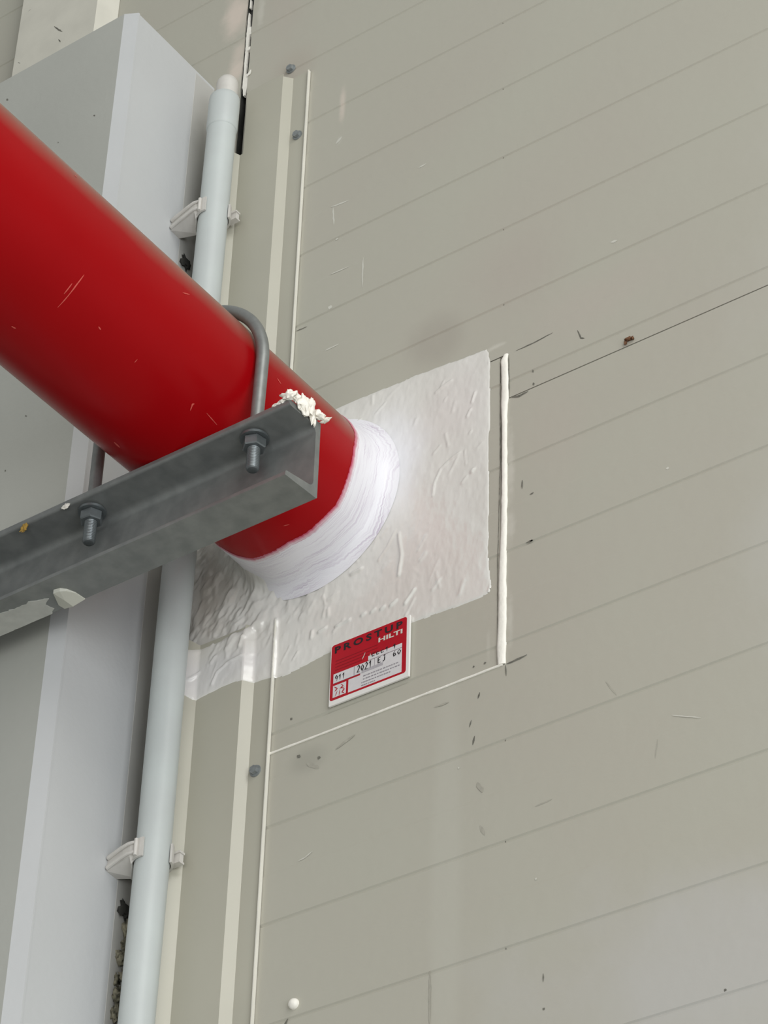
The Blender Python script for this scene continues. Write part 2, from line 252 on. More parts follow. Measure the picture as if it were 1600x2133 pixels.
for key, nm, m_, y_, rg in (('dark', 'pencil_marks', pencil_m, W - .0002, .35), ('faint', 'scuff_marks', faint_m, W - .00018, .35), ('white', 'paint_specks', speck_m, W - .0002, .35)):
    mb = MB()
    for i, (pts, wd_) in enumerate(MARKS[key]): ribbon(mb, pts, wd_, y_, i + 3, rg)
    if key == 'dark':
        ribbon(mb, [(-1.0686, 1.7350), (-1.0687, 1.7100), (-1.0684, 1.6815)], .0012, W - .0003, 91, .3)
        ribbon(mb, [(-1.0783, 1.7300), (-1.0786, 1.60), (-1.0812, 1.50), (-1.0820, 1.3850)], .0006, W - .0003, 92, .6)
    o = mb.build(nm, m_, wall); o['kind'] = 'stuff'
fleck = MB(); fleck.blob((-.9384, W - .002, 1.6872), (.0042, .002, .0012), 3, .9, 2.5, 8); fleck.blob((-.9420, W - .0015, 1.6850), (.0014, .0015, .0022), 5, .8, 2, 8); fleck.blob((-.9345, W - .0015, 1.6868), (.0012, .0015, .0016), 6, .8, 2, 8)
tag(fleck.build('rust_flake', mat('rusty_brown', (.16, .075, .035), .8, var=.3, vscale=500), smooth=True), 'tiny rusty brown flake stuck above the dark horizontal panel joint', 'rust flake')

# horizontal joint sealing line under the cut-out, and the white bead down its right side
mb = MB()
xs = np.linspace(-1.327, -1.0765, 70); rr = .0011 + .0004 * np.array([mnoise.noise(Vector((x * 90, 0, 0))) for x in xs])
mb.tube([(x, W - .0002, 1.3834 + .0004 * mnoise.noise(Vector((x * 40, 3, 0)))) for x in xs], list(rr), 8)
tag(autosmooth(mb.build('sealant_line', seal_m)), 'thin white horizontal sealant line under the red label', 'sealant')
mb = MB(); cz = [(1.3836, -1.0775, .0040), (1.40, -1.0776, .0047), (1.44, -1.0763, .0044), (1.48, -1.0762, .0038), (1.53, -1.0745, .0032), (1.59, -1.0737, .0029), (1.65, -1.0735, .0028), (1.674, -1.0738, .0034), (1.684, -1.0728, .0042), (1.71, -1.0728, .0040), (1.730, -1.0736, .0040), (1.7355, -1.0712, .0022)]
zz = np.linspace(cz[0][0], cz[-1][0], 150); xx = np.interp(zz, [c[0] for c in cz], [c[1] for c in cz]); ww = np.interp(zz, [c[0] for c in cz], [c[2] for c in cz])
sec = [(-1, 0), (-.85, -.45), (-.35, -.62), (.3, -.55), (.8, -.4), (1, 0)]; vs = []
for i, z in enumerate(zz):
    e = .0004 * mnoise.noise(Vector((0, 1, z * 120))); e2 = .0006 * mnoise.noise(Vector((5, 1, z * 90)))
    for sx, sy in sec: vs.append((xx[i] + sx * (ww[i] + (e if sx < 0 else e2)), W + .0005 + sy * .0042, z))
n = len(sec); mb.add(vs, [(i * n + j, i * n + j + 1, (i + 1) * n + j + 1, (i + 1) * n + j) for i in range(149) for j in range(n - 1)] + [tuple(range(n)), tuple(149 * n + k for k in range(n - 1, -1, -1))])
tag(autosmooth(mb.build('sealant_bead', seal_m), 60), 'thick white vertical sealant bead right of the white coated patch', 'sealant')

# open joint at the top with torn white filler
mb = MB(); mb.box(-1.4269, -1.4263, W + .0012, W + .0305, 1.76, 3.5); mb.box(-1.4180, -1.4174, W + .0012, W + .0305, 1.76, 3.5); mb.build('joint_shade_liner', core_m, wall)['label'] = 'added dark liner painting the shade inside the open joint'  # dark liners added to blacken the lit sides of the joint
mb = MB()
mb.box(-1.4250, -1.4225, W + .018, W + .03, 2.10, 2.33)
mb.box(-1.4262, -1.4225, W + .006, W + .03, 2.33, 3.2)
tag(mb.build('joint_foam', strip_m, wall), None)['label'] = 'grey foam strip inside the open joint'
mb = MB()
def fill(z0, z1, x0a, x1a, x0b, x1b, y=W + .0005):
    n = max(2, int((z1 - z0) / .004)); vs = []
    for i in range(n + 1):
        t = i / n; z = z0 + (z1 - z0) * t; j = .0006 * mnoise.noise(Vector((z * 200, 2, 1)))
        a = x0a + (x0b - x0a) * t + j; b = x1a + (x1b - x1a) * t + .8 * j
        vs += [(a, y + .004, z), (a, y, z), (b, y, z), (b, y + .004, z)]
    mb.add(vs, [(i * 4 + k, i * 4 + k + 1, i * 4 + 5 + k, i * 4 + 4 + k) for i in range(n) for k in range(3)] + [(0, 1, 2, 3), (n * 4 + 3, n * 4 + 2, n * 4 + 1, n * 4)])
fill(2.298, 2.312, -1.4228, -1.4200, -1.4246, -1.4176); fill(2.312, 2.332, -1.4250, -1.4176, -1.4248, -1.4178)
fill(2.332, 2.372, -1.4248, -1.4224, -1.4250, -1.4222); fill(2.372, 2.377, -1.4248, -1.4178, -1.4250, -1.4178)
fill(2.377, 2.398, -1.4250, -1.4222, -1.4252, -1.4218); fill(2.398, 2.411, -1.4252, -1.4180, -1.4250, -1.4190)
fill(2.411, 2.437, -1.4250, -1.4218, -1.4244, -1.4238); fill(2.445, 2.460, -1.4238, -1.4222, -1.4236, -1.4232)
ribbon(mb, [(-1.4178, 2.326), (-1.4130, 2.334)], .005, W - .0008, 9, .4)
tag(mb.build('joint_filler', seal_m), 'torn white filler with dark gaps in the upper vertical joint', 'filler')

# ------------------------------------------------------------------ stepped flashing beside the conduit (two runs, cut away round the pipe)
FP = [(-1.4500, 1.6062), (-1.4203, 1.6062), (-1.4108, 1.6165), (-1.3572, 1.6165), (-1.3495, 1.6253), (-1.3290, 1.6253), (-1.3280, 1.6238), (-1.3268, 1.6238)]
def flash_y(x): return np.interp(x, [p[0] for p in FP], [p[1] for p in FP])
def flashing(z0, ztop, label, screws):
    root = empty('flashing', (-1.39, W, z0)); tag(root, label, 'flashing')
    th = .0008; n = len(FP)
    segs = [(0, 3, ztop[0], 'inner_strip'), (2, n - 1, ztop[1], 'outer_strip')]
    mb = MB()
    # continuous sheet; the inner step stops lower at the top
    for a, b, zt, _ in segs:
        pr = FP[a:b + 1] if a == 0 else FP[3:b + 1]
        if a == 0: pr = FP[0:4]
        vs = [];
        zt_ = [zt] * len(pr)
        if a == 0: zt_ = [zt + .006, zt + .003, zt - .003, zt - .003]
        for (x, y), z in zip(pr, zt_): vs += [(x, y, z0), (x, y, z), (x, y + th, z), (x, y + th, z0)]
        m = len(pr)
        fs = []
        for i in range(m - 1):
            for k in range(4): fs.append((i * 4 + k, i * 4 + (k + 1) % 4, (i + 1) * 4 + (k + 1) % 4, (i + 1) * 4 + k))
        fs += [(0, 1, 2, 3), ((m - 1) * 4 + 3, (m - 1) * 4 + 2, (m - 1) * 4 + 1, (m - 1) * 4)]
        mb.add(vs, fs)
    if ztop[1] > ztop[0]:   # raised web above the cut of the inner step
        mb.box(-1.4068, -1.3572, 1.6165, 1.6173, ztop[0] - .003, ztop[1] + .004)
    mb.build('sheet', flash_m, root)
    e = MB(); e.box(-1.3276, -1.3266, 1.6226, 1.6264, z0, ztop[1] - .002); e.build('hem_edge', flash_edge_m, root)
    for (x, z, y) in screws:
        h = MB(); h.tube([(x, y, z), (x, y - .0012, z)], [.0062, .0060], 20)
        hx = []; 
        for k in range(6): hx.append((x + .0043 * math.cos(k * math.pi / 3 + .3), z + .0043 * math.sin(k * math.pi / 3 + .3)))
        h.extrude(hx, 1, y - .0046, y - .0010)
        h.build('screw', screw_m, root)
    return root
flashing(.60, (1.5330, 1.5330), 'beige stepped steel flashing running down below the coated patch', [(-1.3412, 1.3690, 1.6253)])
flashing(1.7500, (2.1905, 2.2800), 'beige stepped steel flashing above the red pipe', [(-1.3550, 2.2995, 1.6270), (-1.3385, 2.1835, 1.6253)])

# wide flashing above the boxed column, far left
root = tag(empty('flashing', (-1.72, W, 2.2)), 'wide cream flashing behind the top of the boxed column', 'flashing')
mb = MB(); pr = [(-1.6330, 1.6262), (-1.6494, 1.6050), (-1.7800, 1.6050), (-1.7850, 1.6262), (-1.7850, 1.6268), (-1.6330, 1.6268)]
mb.extrude(pr, 2, 2.20, 3.3); mb.build('sheet', left_m, root)
mb = MB()
for i, (pts, wd_) in enumerate(LEFTMARK): ribbon(mb, [(a * 1.605 / 1.621, (b_ * 1.605 / 1.621)) for a, b_ in pts], wd_, 1.6048, i, .6)
mb.build('scuff_marks', pencil_m, root)['kind'] = 'stuff'

# ------------------------------------------------------------------ boxed column
root = tag(empty('boxed_column', (-1.66, 1.55, -ZO)), 'pale grey box-clad column behind the red pipe, rising from below', 'column')
mb = MB(); mb.extrude([(-1.86, 1.4835), (-1.4785, 1.4835), (-1.4652, 1.4905), (-1.4652, 1.6262), (-1.86, 1.6262)], 2, -ZO, 2.3340); mb.build('cladding', col_m, root)
mb = MB(); mb.extrude([(-1.4655, 1.5920), (-1.46495, 1.5930), (-1.4649, 1.6262), (-1.4655, 1.6262)], 2, -ZO, 2.3300); mb.build('corner_shade_strip', back_m, root)  # added thin strip, its darker tone paints the shade beside the conduit
mb = MB(); mb.extrude([(-1.86, 1.4827), (-1.4790, 1.4827), (-1.4790, 1.4845), (-1.86, 1.4845)], 2, -ZO, 2.3345); mb.build('front_cover_sheet', front_m, root)
mb = MB()
for i, (pts, wd_) in enumerate(COLMARK): ribbon(mb, pts, wd_, 1.4824, i, .6)
mb.build('scuff_marks', pencil_m, root)['kind'] = 'stuff'

mb = MB(); mb.extrude([(-1.4790, 1.4827), (-1.4644, 1.4905), (-1.4644, 1.4925), (-1.4662, 1.4925), (-1.4790, 1.4845)], 2, -ZO, 2.3345); mb.build('corner_lip', col_m, root)
# crumbling filler in the corner between column and wall
mb = MB(); R = random.Random(5)
for i in range(24):
    z = 1.236 - .165 * (i / 23) + R.uniform(-.006, .006); mb.blob((-1.4640 + R.uniform(-.002, .0035), 1.6045 + R.uniform(-.003, .006), z), (R.uniform(.002, .005), R.uniform(.003, .006), R.uniform(.003, .008)), i, .9, 2.2, 7)
o = mb.build('crumbling_filler', mat('crumbly_tan_foam', (.30, .28, .20), .9, var2=(.02, .02, .012), vscale=170), smooth=True)
tag(o, 'crumbling dark and tan filler in the corner behind the lower grey conduit', 'filler', kind='stuff')
# ------------------------------------------------------------------ grey conduit
def cx_(z): return -1.4152 + (z - 2.25) * (-1.4282 + 1.4152) / (1.19 - 2.25) + float(np.interp(z, [1.1, 1.30, 1.42, 1.55, 2.2], [.0034, .0032, .0018, .0002, -.0010]))
CY = 1.5900; CR = .0159
root = tag(empty('conduit', (cx_(0), CY, -ZO)), 'light grey plastic conduit with capped top between column and flashing', 'conduit')
mb = MB(); mb.tube([(cx_(z), CY, z) for z in [-1.60, 0.0, 1.0] + list(np.linspace(1.1, 2.24, 40))], CR, 56); autosmooth(mb.build('tube', pvc_m, root))
mb = MB(); zs = [2.2050, 2.2058, 2.2080, 2.2500, 2.2545, 2.2560]; mb.tube([(cx_(z), CY, z) for z in zs], [.0160, .0167, .0171, .0171, .0166, .0156], 56); autosmooth(mb.build('coupler', pvc_m, root), 40)
mb = MB(); cz_ = [2.277] + [2.277 + .0135 * math.sin(a) for a in np.linspace(.05, math.pi / 2 - .02, 10)]
mb.tube([(cx_(z) + .0010, CY + .001, z) for z in [2.245] + cz_], [.0122, .0122] + [.0122 * math.cos(a) for a in np.linspace(.05, math.pi / 2 - .02, 10)], 48); autosmooth(mb.build('end_cap', clip_m, root), 50)
def clip(z, label):
    x0 = cx_(z); root = tag(empty('conduit_clip', (x0, CY, z)), label, 'clip', 'clips holding the grey conduit')
    h = .0095
    def arc(r, a0, a1, n=26): return [(x0 + r * math.cos(math.radians(a0 + (a1 - a0) * i / n)), CY + r * math.sin(math.radians(a0 + (a1 - a0) * i / n))) for i in range(n + 1)]
    mb = MB(); mb.extrude(arc(.0168, -78, -345) + arc(.0190, -345, -78), 2, z - h, z + h); mb.build('jaw', clip_m, root)
    # arm reaching to the column, deep at the back and drawn down to a point
    cxx = -1.4652
    pa = [(x0 - .0035, CY - .0188), (x0 - .0100, CY - .0196), (x0 - .0190, CY - .0185), (cxx - .0002, CY - .0130), (cxx - .0002, CY + .0010), (x0 - .0186, CY + .006), (x0 - .0175, CY - .006), (x0 - .0120, CY - .0142), (x0 - .0035, CY - .0170)]
    lo = [z - .0060, z - .0065, z - .0075, z - .0085, z - .0095, z - .0140, z - .0220, z - .0120, z - .0060]
    mb = MB(); mb.extrude(pa, 2, lo, z + .0060); mb.build('arm', clip_m, root)
    mb = MB()
    for dz in (.0058, -.0042):
        p3 = [(x0 - .0035, CY - .0196, z + dz), (x0 - .0110, CY - .0206, z + dz), (x0 - .0200, CY - .0195, z + dz - .001), (cxx + .0018, CY - .0140, z + dz - .002)]
        mb.tube(p3, [.0016, .0018, .0020, .0024], 10)
    mb.tube([(x0 - .0030, CY - .0200, z - .0085), (x0 - .0030, CY - .0200, z + .0085)], .0018, 10)
    autosmooth(mb.build('rib', clip_m, root))
    mb = MB(); mb.box(x0 + .0085, x0 + .0195, 1.6040, 1.6090, z - .0055, z + .0055); mb.box(x0 + .0085, x0 + .0205, 1.6025, 1.6095, z + .0040, z + .0060); mb.box(x0 + .0085, x0 + .0205, 1.6025, 1.6095, z - .0060, z - .0040); mb.build('foot', clip_m, root)
    mb = MB(); mb.blob((cxx + .0015, 1.6040, z - .036), (.0018, .007, .0075), 3, .7, 2, 8); autosmooth(mb.build('dark_hole_blob', core_m, root)); return root  # black lump paints the dark of the hole under the clip
clip(2.0800, 'whitish plastic clip on the conduit above the red pipe')
clip(1.2900, 'whitish plastic clip on the conduit near the bottom, below the red pipe')

# ------------------------------------------------------------------ red pipe
AX, AZ, PR = -1.29009826, 1.64673884, .0840
seg = 160
root = tag(empty('red_pipe', (AX, 1.60, AZ)), 'thick glossy red steel pipe passing into the wall', 'pipe')
def ring(R, y): return [(AX + R * math.cos(2 * math.pi * k / seg), y, AZ + R * math.sin(2 * math.pi * k / seg)) for k in range(seg)]
ys = list(np.linspace(-1.5, 1.66, 50)); vs = []
for y in ys: vs += ring(PR, y)
vs += ring(PR - .005, -1.5) + ring(PR - .005, 1.66)
nr = len(ys); fs = [(i * seg + k, i * seg + (k + 1) % seg, (i + 1) * seg + (k + 1) % seg, (i + 1) * seg + k) for i in range(nr - 1) for k in range(seg)]
a0 = nr * seg; a1 = a0 + seg
fs += [(k, a0 + k, a0 + (k + 1) % seg, (k + 1) % seg) for k in range(seg)] + [((nr - 1) * seg + (k + 1) % seg, a1 + (k + 1) % seg, a1 + k, (nr - 1) * seg + k) for k in range(seg)] + [(a0 + k, a1 + k, a1 + (k + 1) % seg, a0 + (k + 1) % seg) for k in range(seg)]
autosmooth(link('barrel', vs, fs, red_m, root))
mb = MB()
for i, (pts, wd_) in enumerate(SCRATCH):
    P = []
    for a, b in zip(pts[:-1], pts[1:]):
        for t in range(6): P.append((a[0] + (b[0] - a[0]) * t / 6, math.radians(a[1] + (b[1] - a[1]) * t / 6)))
    P.append((pts[-1][0], math.radians(pts[-1][1]))); n = len(P); vs = []; R = random.Random(i)
    for j, (y, a) in enumerate(P):
        ya, aa = P[max(j - 1, 0)]; yb, ab = P[min(j + 1, n - 1)]; dy, da = yb - ya, (ab - aa) * PR; l = math.hypot(dy, da) or 1
        h = wd_ / 2 * min(1, .3 + 3 * min(j, n - 1 - j) / n) * R.uniform(.6, 1.2); r = PR + .0003
        for s in (-1, 1):
            yy = y + s * (-da / l) * h; an = a + s * (dy / l) * h / PR; vs.append((AX + r * math.cos(an), yy, AZ + r * math.sin(an)))
    mb.add(vs, [(2 * j, 2 * j + 1, 2 * j + 3, 2 * j + 2) for j in range(n - 1)])
mb.build('scratch_marks', scratch_m, root)['kind'] = 'stuff'

# ------------------------------------------------------------------ white fire-stop coating: sheet on the wall + brushed collar on the pipe
coat_m = mat('brushed_white_coating', (.76, .745, .70), .26, var2=(.70, .68, .63), vscale=16, bump=.35, bscale=70, coat=.8, stretch=(1.6, 1, .6))
tint(coat_m, (-1.205, 1.665), (.055, .085), (.86, .86, .89), .9, 0, .6, 20)
tint(coat_m, (-1.405, 1.585), (.052, .075), (.50, .45, .39), .7, 0, .9, 45)
tint(coat_m, (-1.395, 1.490), (.075, .030), (.66, .65, .65), .6, 0, .6, 30)
tint(coat_m, (-1.13, 1.70), (.05, .06), (.72, .67, .64), .5, 0, .6, 30)
collar_m = bpy.data.materials.new('brushed_white_collar_paint'); collar_m.use_nodes = True
nt = collar_m.node_tree; N = nt.nodes; L = nt.links; b = N['Principled BSDF']; b.inputs['Roughness'].default_value = .45
uvn = N.new('ShaderNodeUVMap'); mp = N.new('ShaderNodeMapping'); mp.inputs['Scale'].default_value = (11, 50, 1); L.new(uvn.outputs[0], mp.inputs[0])
nz = N.new('ShaderNodeTexNoise'); nz.inputs['Scale'].default_value = 1; nz.inputs['Detail'].default_value = 6; nz.inputs['Roughness'].default_value = .65; L.new(mp.outputs[0], nz.inputs['Vector'])
mr = N.new('ShaderNodeMapRange'); mr.inputs[1].default_value = .46; mr.inputs[2].default_value = .66; L.new(nz.outputs['Fac'], mr.inputs[0])
m1 = N.new('ShaderNodeMix'); m1.data_type = 'RGBA'; m1.inputs[6].default_value = (.84, .83, .86, 1); m1.inputs[7].default_value = (.58, .51, .60, 1)
n3 = N.new('ShaderNodeTexNoise'); n3.inputs['Scale'].default_value = 9; n3.inputs['Detail'].default_value = 2; L.new(uvn.outputs[0], n3.inputs['Vector'])
r3 = N.new('ShaderNodeMapRange'); r3.inputs[1].default_value = .42; r3.inputs[2].default_value = .6; r3.inputs[3].default_value = .15; r3.inputs[4].default_value = 1; L.new(n3.outputs['Fac'], r3.inputs[0])
p3 = N.new('ShaderNodeMath'); p3.operation = 'MULTIPLY'; L.new(mr.outputs[0], p3.inputs[0]); L.new(r3.outputs[0], p3.inputs[1]); L.new(p3.outputs[0], m1.inputs[0])
sx = N.new('ShaderNodeSeparateXYZ'); L.new(uvn.outputs[0], sx.inputs[0])
ed = N.new('ShaderNodeMath'); ed.operation = 'MULTIPLY_ADD'; ed.inputs[1].default_value = -.16; L.new(nz.outputs['Fac'], ed.inputs[0]); L.new(sx.outputs[1], ed.inputs[2])
me_ = N.new('ShaderNodeMapRange'); me_.inputs[1].default_value = -.075; me_.inputs[2].default_value = .03; me_.inputs[3].default_value = 1; me_.inputs[4].default_value = 0; L.new(ed.outputs[0], me_.inputs[0])
m2 = N.new('ShaderNodeMix'); m2.data_type = 'RGBA'; m2.inputs[7].default_value = (.50, .06, .12, 1); L.new(me_.outputs[0], m2.inputs[0]); L.new(m1.outputs[2], m2.inputs[6])
L.new(m2.outputs[2], b.inputs['Base Color'])
bp = N.new('ShaderNodeBump'); bp.inputs['Strength'].default_value = .3; bp.inputs['Distance'].default_value = .0004; L.new(nz.outputs['Fac'], bp.inputs['Height']); L.new(bp.outputs[0], b.inputs['Normal'])

def vnoise(x, z, f, seed=0):
    X = x * f + seed * 17.3; Z = z * f + seed * 9.1; xi = np.floor(X).astype(int); zi = np.floor(Z).astype(int); fx = X - xi; fz = Z - zi
    fx = fx * fx * (3 - 2 * fx); fz = fz * fz * (3 - 2 * fz)
    T = np.random.default_rng(seed + 1).random((256, 256)); g = lambda a, b: T[a % 256, b % 256]
    return (g(xi, zi) * (1 - fx) + g(xi + 1, zi) * fx) * (1 - fz) + (g(xi, zi + 1) * (1 - fx) + g(xi + 1, zi + 1) * fx) * fz - .5
def fbm(x, z, f, seed=0, o=3): return sum(vnoise(x, z, f * 2.1 ** i, seed + i) * .5 ** i for i in range(o))
def segdist(x, z, pts, closed=False):
    d = np.full(x.shape, 9.); P = list(pts) + ([pts[0]] if closed else [])
    for (ax_, az_), (bx, bz) in zip(P[:-1], P[1:]):
        l2 = (bx - ax_) ** 2 + (bz - az_) ** 2 + 1e-12; t = np.clip(((x - ax_) * (bx - ax_) + (z - az_) * (bz - az_)) / l2, 0, 1)
        d = np.minimum(d, np.hypot(x - ax_ - t * (bx - ax_), z - az_ - t * (bz - az_)))
    return d
PATCH = [(-1.0945, 1.7540), (-1.0905, 1.7480), (-1.0892, 1.7319), (-1.0905, 1.6501), (-1.0910, 1.4953), (-1.0885, 1.4745), (-1.0900, 1.4665), (-1.1001, 1.4640), (-1.1723, 1.4672), (-1.2574, 1.4715), (-1.3115, 1.4644), (-1.3400, 1.4672), (-1.3640, 1.4700), (-1.3960, 1.4690), (-1.4130, 1.4670), (-1.4230, 1.4740), (-1.4250, 1.49), (-1.4300, 1.53), (-1.4330, 1.60), (-1.4330, 1.764), (-1.30, 1.766), (-1.2673, 1.7650), (-1.1787, 1.7610)]
step = .0012; gx = np.arange(-1.446, -1.080, step); gz = np.arange(1.456, 1.772, step); X, Z = np.meshgrid(gx, gz)
Xj = X + .0012 * fbm(X, Z, 90, 3); Zj = Z + .0012 * fbm(X, Z, 90, 8)
ins_ = np.zeros(X.shape, bool); P = PATCH + [PATCH[0]]
for (xa, za), (xb, zb) in zip(P[:-1], P[1:]):
    c = (za > Zj) != (zb > Zj); ins_ ^= c & (Xj < (xb - xa) * (Zj - za) / (zb - za + 1e-12) + xa)
sd = segdist(Xj, Zj, PATCH, True) * np.where(ins_, 1, -1)
low = 1 / (1 + np.exp((Z - 1.5290) / .0016))                      # where the sheet lies over the flashing
FX = [(-1.4500, 1.6062), (-1.4203, 1.6062), (-1.4108, 1.6165), (-1.3572, 1.6165), (-1.3495, 1.6253), (-1.3270, 1.6253), (-1.3245, W)]
fy = np.interp(X, [p[0] for p in FX], [p[1] for p in FX])
putty = W - .006 * (1 / (1 + np.exp((X + 1.335) / .006)))          # rough bulge of putty where the flashing is cut away
base = fy * low + putty * (1 - low)
rough_w = (1 / (1 + np.exp((X + 1.300) / .018))) * (1 / (1 + np.exp(-(Z - 1.512) / .008)))
S = (X * .55 + Z * .83); T_ = (-X * .83 + Z * .55)
t = .0005 * np.clip(sd / .004, 0, 1) + .00040 * fbm(X, Z, 45, 21) + .00030 * fbm(X, Z * .45, 240, 61) + .0006 * (fbm(S * .5, T_, 130, 31) * (.3 + rough_w * 3.6)) + .0040 * rough_w * fbm(S * .6, T_, 60, 41)
band = np.exp(-(sd / .0011) ** 2); t += .00012 * band * (1 + fbm(X, Z, 150, 5))
t += .0024 * np.exp(-((X + 1.3272) / .0012) ** 2) * np.clip((1.5340 - Z) / .003, 0, 1) * (1 + .5 * fbm(X, Z, 200, 55))   # over the raised hem
for pts, w0, h0 in RIDGES:
    d = segdist(X, Z, pts); t += .85 * h0 * np.exp(-(d / (w0 * .8)) ** 2)
Rr = random.Random(12)
for k in range(70):                                               # small brushed creases all over the coat
    px_ = Rr.uniform(-1.42, -1.10); pz_ = Rr.choice([Rr.uniform(1.475, 1.56), Rr.uniform(1.475, 1.75)]); an_ = math.radians(Rr.gauss(62, 18)); ln_ = Rr.uniform(.003, .020)
    sl = (abs(gx - px_) < .03); sz = (abs(gz - pz_) < .03); ix = np.ix_(sz, sl)
    p2 = (px_ + ln_ * math.cos(an_), pz_ + ln_ * math.sin(an_)); d = segdist(X[ix], Z[ix], [(px_, pz_), p2]); t[ix] += Rr.uniform(.0002, .0008) * np.exp(-(d / Rr.uniform(.0010, .0024)) ** 2)
rr_ = np.hypot(X - AX, Z - AZ); t += .015 * np.exp(-np.clip(rr_ - .0852, 0, 1) / .0050) + .0025 * np.exp(-np.clip(rr_ - .086, 0, 1) / .02)
t = np.maximum(t, .00035); t = np.where(sd < .0010, -.00045 + np.clip(sd / .0010, 0, 1) * (t + .00045), t)
Y = base - t
keep = (sd > -.0008) & (rr_ > .0838)
idx = -np.ones(X.shape, int); idx[keep] = np.arange(keep.sum())
q = [idx[:-1, :-1], idx[:-1, 1:], idx[1:, 1:], idx[1:, :-1]]; ok = (q[0] >= 0) & (q[1] >= 0) & (q[2] >= 0) & (q[3] >= 0)
faces = np.stack([a[ok] for a in q], 1)
root = tag(empty('firestop_coating', (-1.26, W, 1.60)), 'white brushed fire-stop coating sealing the red pipe to the wall', 'sealant')
link('wall_coat', np.stack([X[keep], Y[keep], Z[keep]], 1), faces.tolist(), coat_m, root, smooth=True)
YB = [(-180, 1.566), (-132.8, 1.5624), (-123.3, 1.5696), (-110.6, 1.5745), (-95.1, 1.5717), (-78.6, 1.5690), (-65.4, 1.5733), (-57.2, 1.5737), (-40.2, 1.5769), (-18.7, 1.5730), (-.3, 1.5729), (18.6, 1.5798), (60, 1.578), (120, 1.572), (180, 1.566)]
ns = 360; nl = 40; vs = []; uv = []
for k in range(ns + 1):
    a = -180 + 360 * k / ns; yb = float(np.interp(a, [p[0] for p in YB], [p[1] for p in YB])) + .0010 * mnoise.fractal(Vector((a * .35, 2, 0)), .7, 2, 4)
    for j in range(nl + 1):
        y = yb + (1.6240 - yb) * j / nl; r = PR + .0002 + .0008 * min(1, j / 2.5) + .0105 * math.exp(-(1.6215 - y) / .0060) + .0003 * mnoise.noise(Vector((a * .03, y * 60, 0)))
        vs.append((AX + r * math.cos(math.radians(a)), y, AZ + r * math.sin(math.radians(a)))); uv.append((k / ns, (y - yb)))
fs = [(k * (nl + 1) + j, k * (nl + 1) + j + 1, (k + 1) * (nl + 1) + j + 1, (k + 1) * (nl + 1) + j) for k in range(ns) for j in range(nl)]
uv = [(a, b_ / .055) for a, b_ in uv]
link('pipe_collar', vs, fs, collar_m, root, smooth=True, uv=uv)

# ------------------------------------------------------------------ channel that carries the pipe
TOP = AZ - PR; BOT = 1.4790; Y0 = 1.4085; Y1 = 1.4500
root = tag(empty('steel_channel', (-1.6, Y1, BOT)), 'galvanised steel channel carrying the red pipe, its cut end to the right', 'channel')
def fil(cy, cz, r, a0, a1, n=7): return [(cy + r * math.cos(math.radians(a0 + (a1 - a0) * i / n)), cz + r * math.sin(math.radians(a0 + (a1 - a0) * i / n))) for i in range(n + 1)]
wy = Y1 - .0062
prof = [(Y0, TOP)] + [(Y1 - .001, TOP), (Y1, TOP - .001)] + [(Y1, BOT + .001), (Y1 - .001, BOT)] + [(Y0, BOT)]
prof += fil(Y0 + .0030, BOT + .0028, .0030, 180, 90, 5)
prof += fil(wy - .0075, BOT + .0082 + .0075, .0075, -90, 0) + fil(wy - .0075, TOP - .0082 - .0075, .0075, 0, 90)
prof += fil(Y0 + .0030, TOP - .0028, .0030, -90, -180, 5)
xr = [-1.1480 - .0025 * (p[0] - Y0 < .01) for p in prof]
mb = MB(); mb.extrude(prof, 0, -3.10, xr); autosmooth(mb.build('web_and_flanges', galv_m, root), 28)
mb = MB()   # pale dried paint on the underside of the lower flange
def plate(poly, z0, z1):
    n = len(poly); mb.add([(x, y, z0) for x, y in poly] + [(x, y, z1) for x, y in poly], [tuple(range(n)), tuple(range(2 * n - 1, n - 1, -1))] + [(i, (i + 1) % n, n + (i + 1) % n, n + i) for i in range(n)])
def ragged(poly, amp, st=.003):
    out = []
    for a, b_ in zip(poly, poly[1:] + poly[:1]):
        n = max(1, int(math.dist(a, b_) / st))
        for i in range(n):
            x = a[0] + (b_[0] - a[0]) * i / n; y = a[1] + (b_[1] - a[1]) * i / n; k = mnoise.noise(Vector((x * 300, y * 300, 1))) * amp
            out.append((x + k, min(y + k, Y1 - .0003)))
    return out
plate(ragged([(-1.560, 1.4235), (-1.5100, 1.4222), (-1.4834, 1.4233), (-1.4687, 1.4255), (-1.4501, 1.4246), (-1.4324, 1.4303), (-1.4404, 1.4362), (-1.4381, 1.4447), (-1.4443, 1.4497), (-1.4729, 1.4497), (-1.560, 1.4497)], .0016), BOT - .0005, BOT + .0003)
tag(mb.build('paint_smear', mat('pale_dried_paint', (.46, .465, .43), .6, var=.08, vscale=90), root), 'pale dried paint under the lower flange')
mb = MB(); fp = [(-1.4200, 1.4233), (-1.4136, 1.4245), (-1.4092, 1.4290), (-1.4060, 1.4370), (-1.4050, 1.4490), (-1.4178, 1.4480), (-1.4290, 1.4490), (-1.4307, 1.4428)]
n = len(fp); cz2 = [BOT - .0008 - .0035 * max(0, math.sin((x + 1.431) / .026 * 3.14)) for x, y in fp]
mb.add([(x, y, z) for (x, y), z in zip(fp, cz2)] + [(-1.4180, 1.4370, BOT - .0045)] + [(x, y, BOT + .0002) for x, y in fp], [(i, (i + 1) % n, n) for i in range(n)] + [(i, n + 1 + i, n + 1 + (i + 1) % n, (i + 1) % n) for i in range(n)])
tag(mb.build('paint_flap', mat('white_paint_skin', (.56, .56, .49), .55, var=.05), root), 'white curled skin of paint under the lower flange')
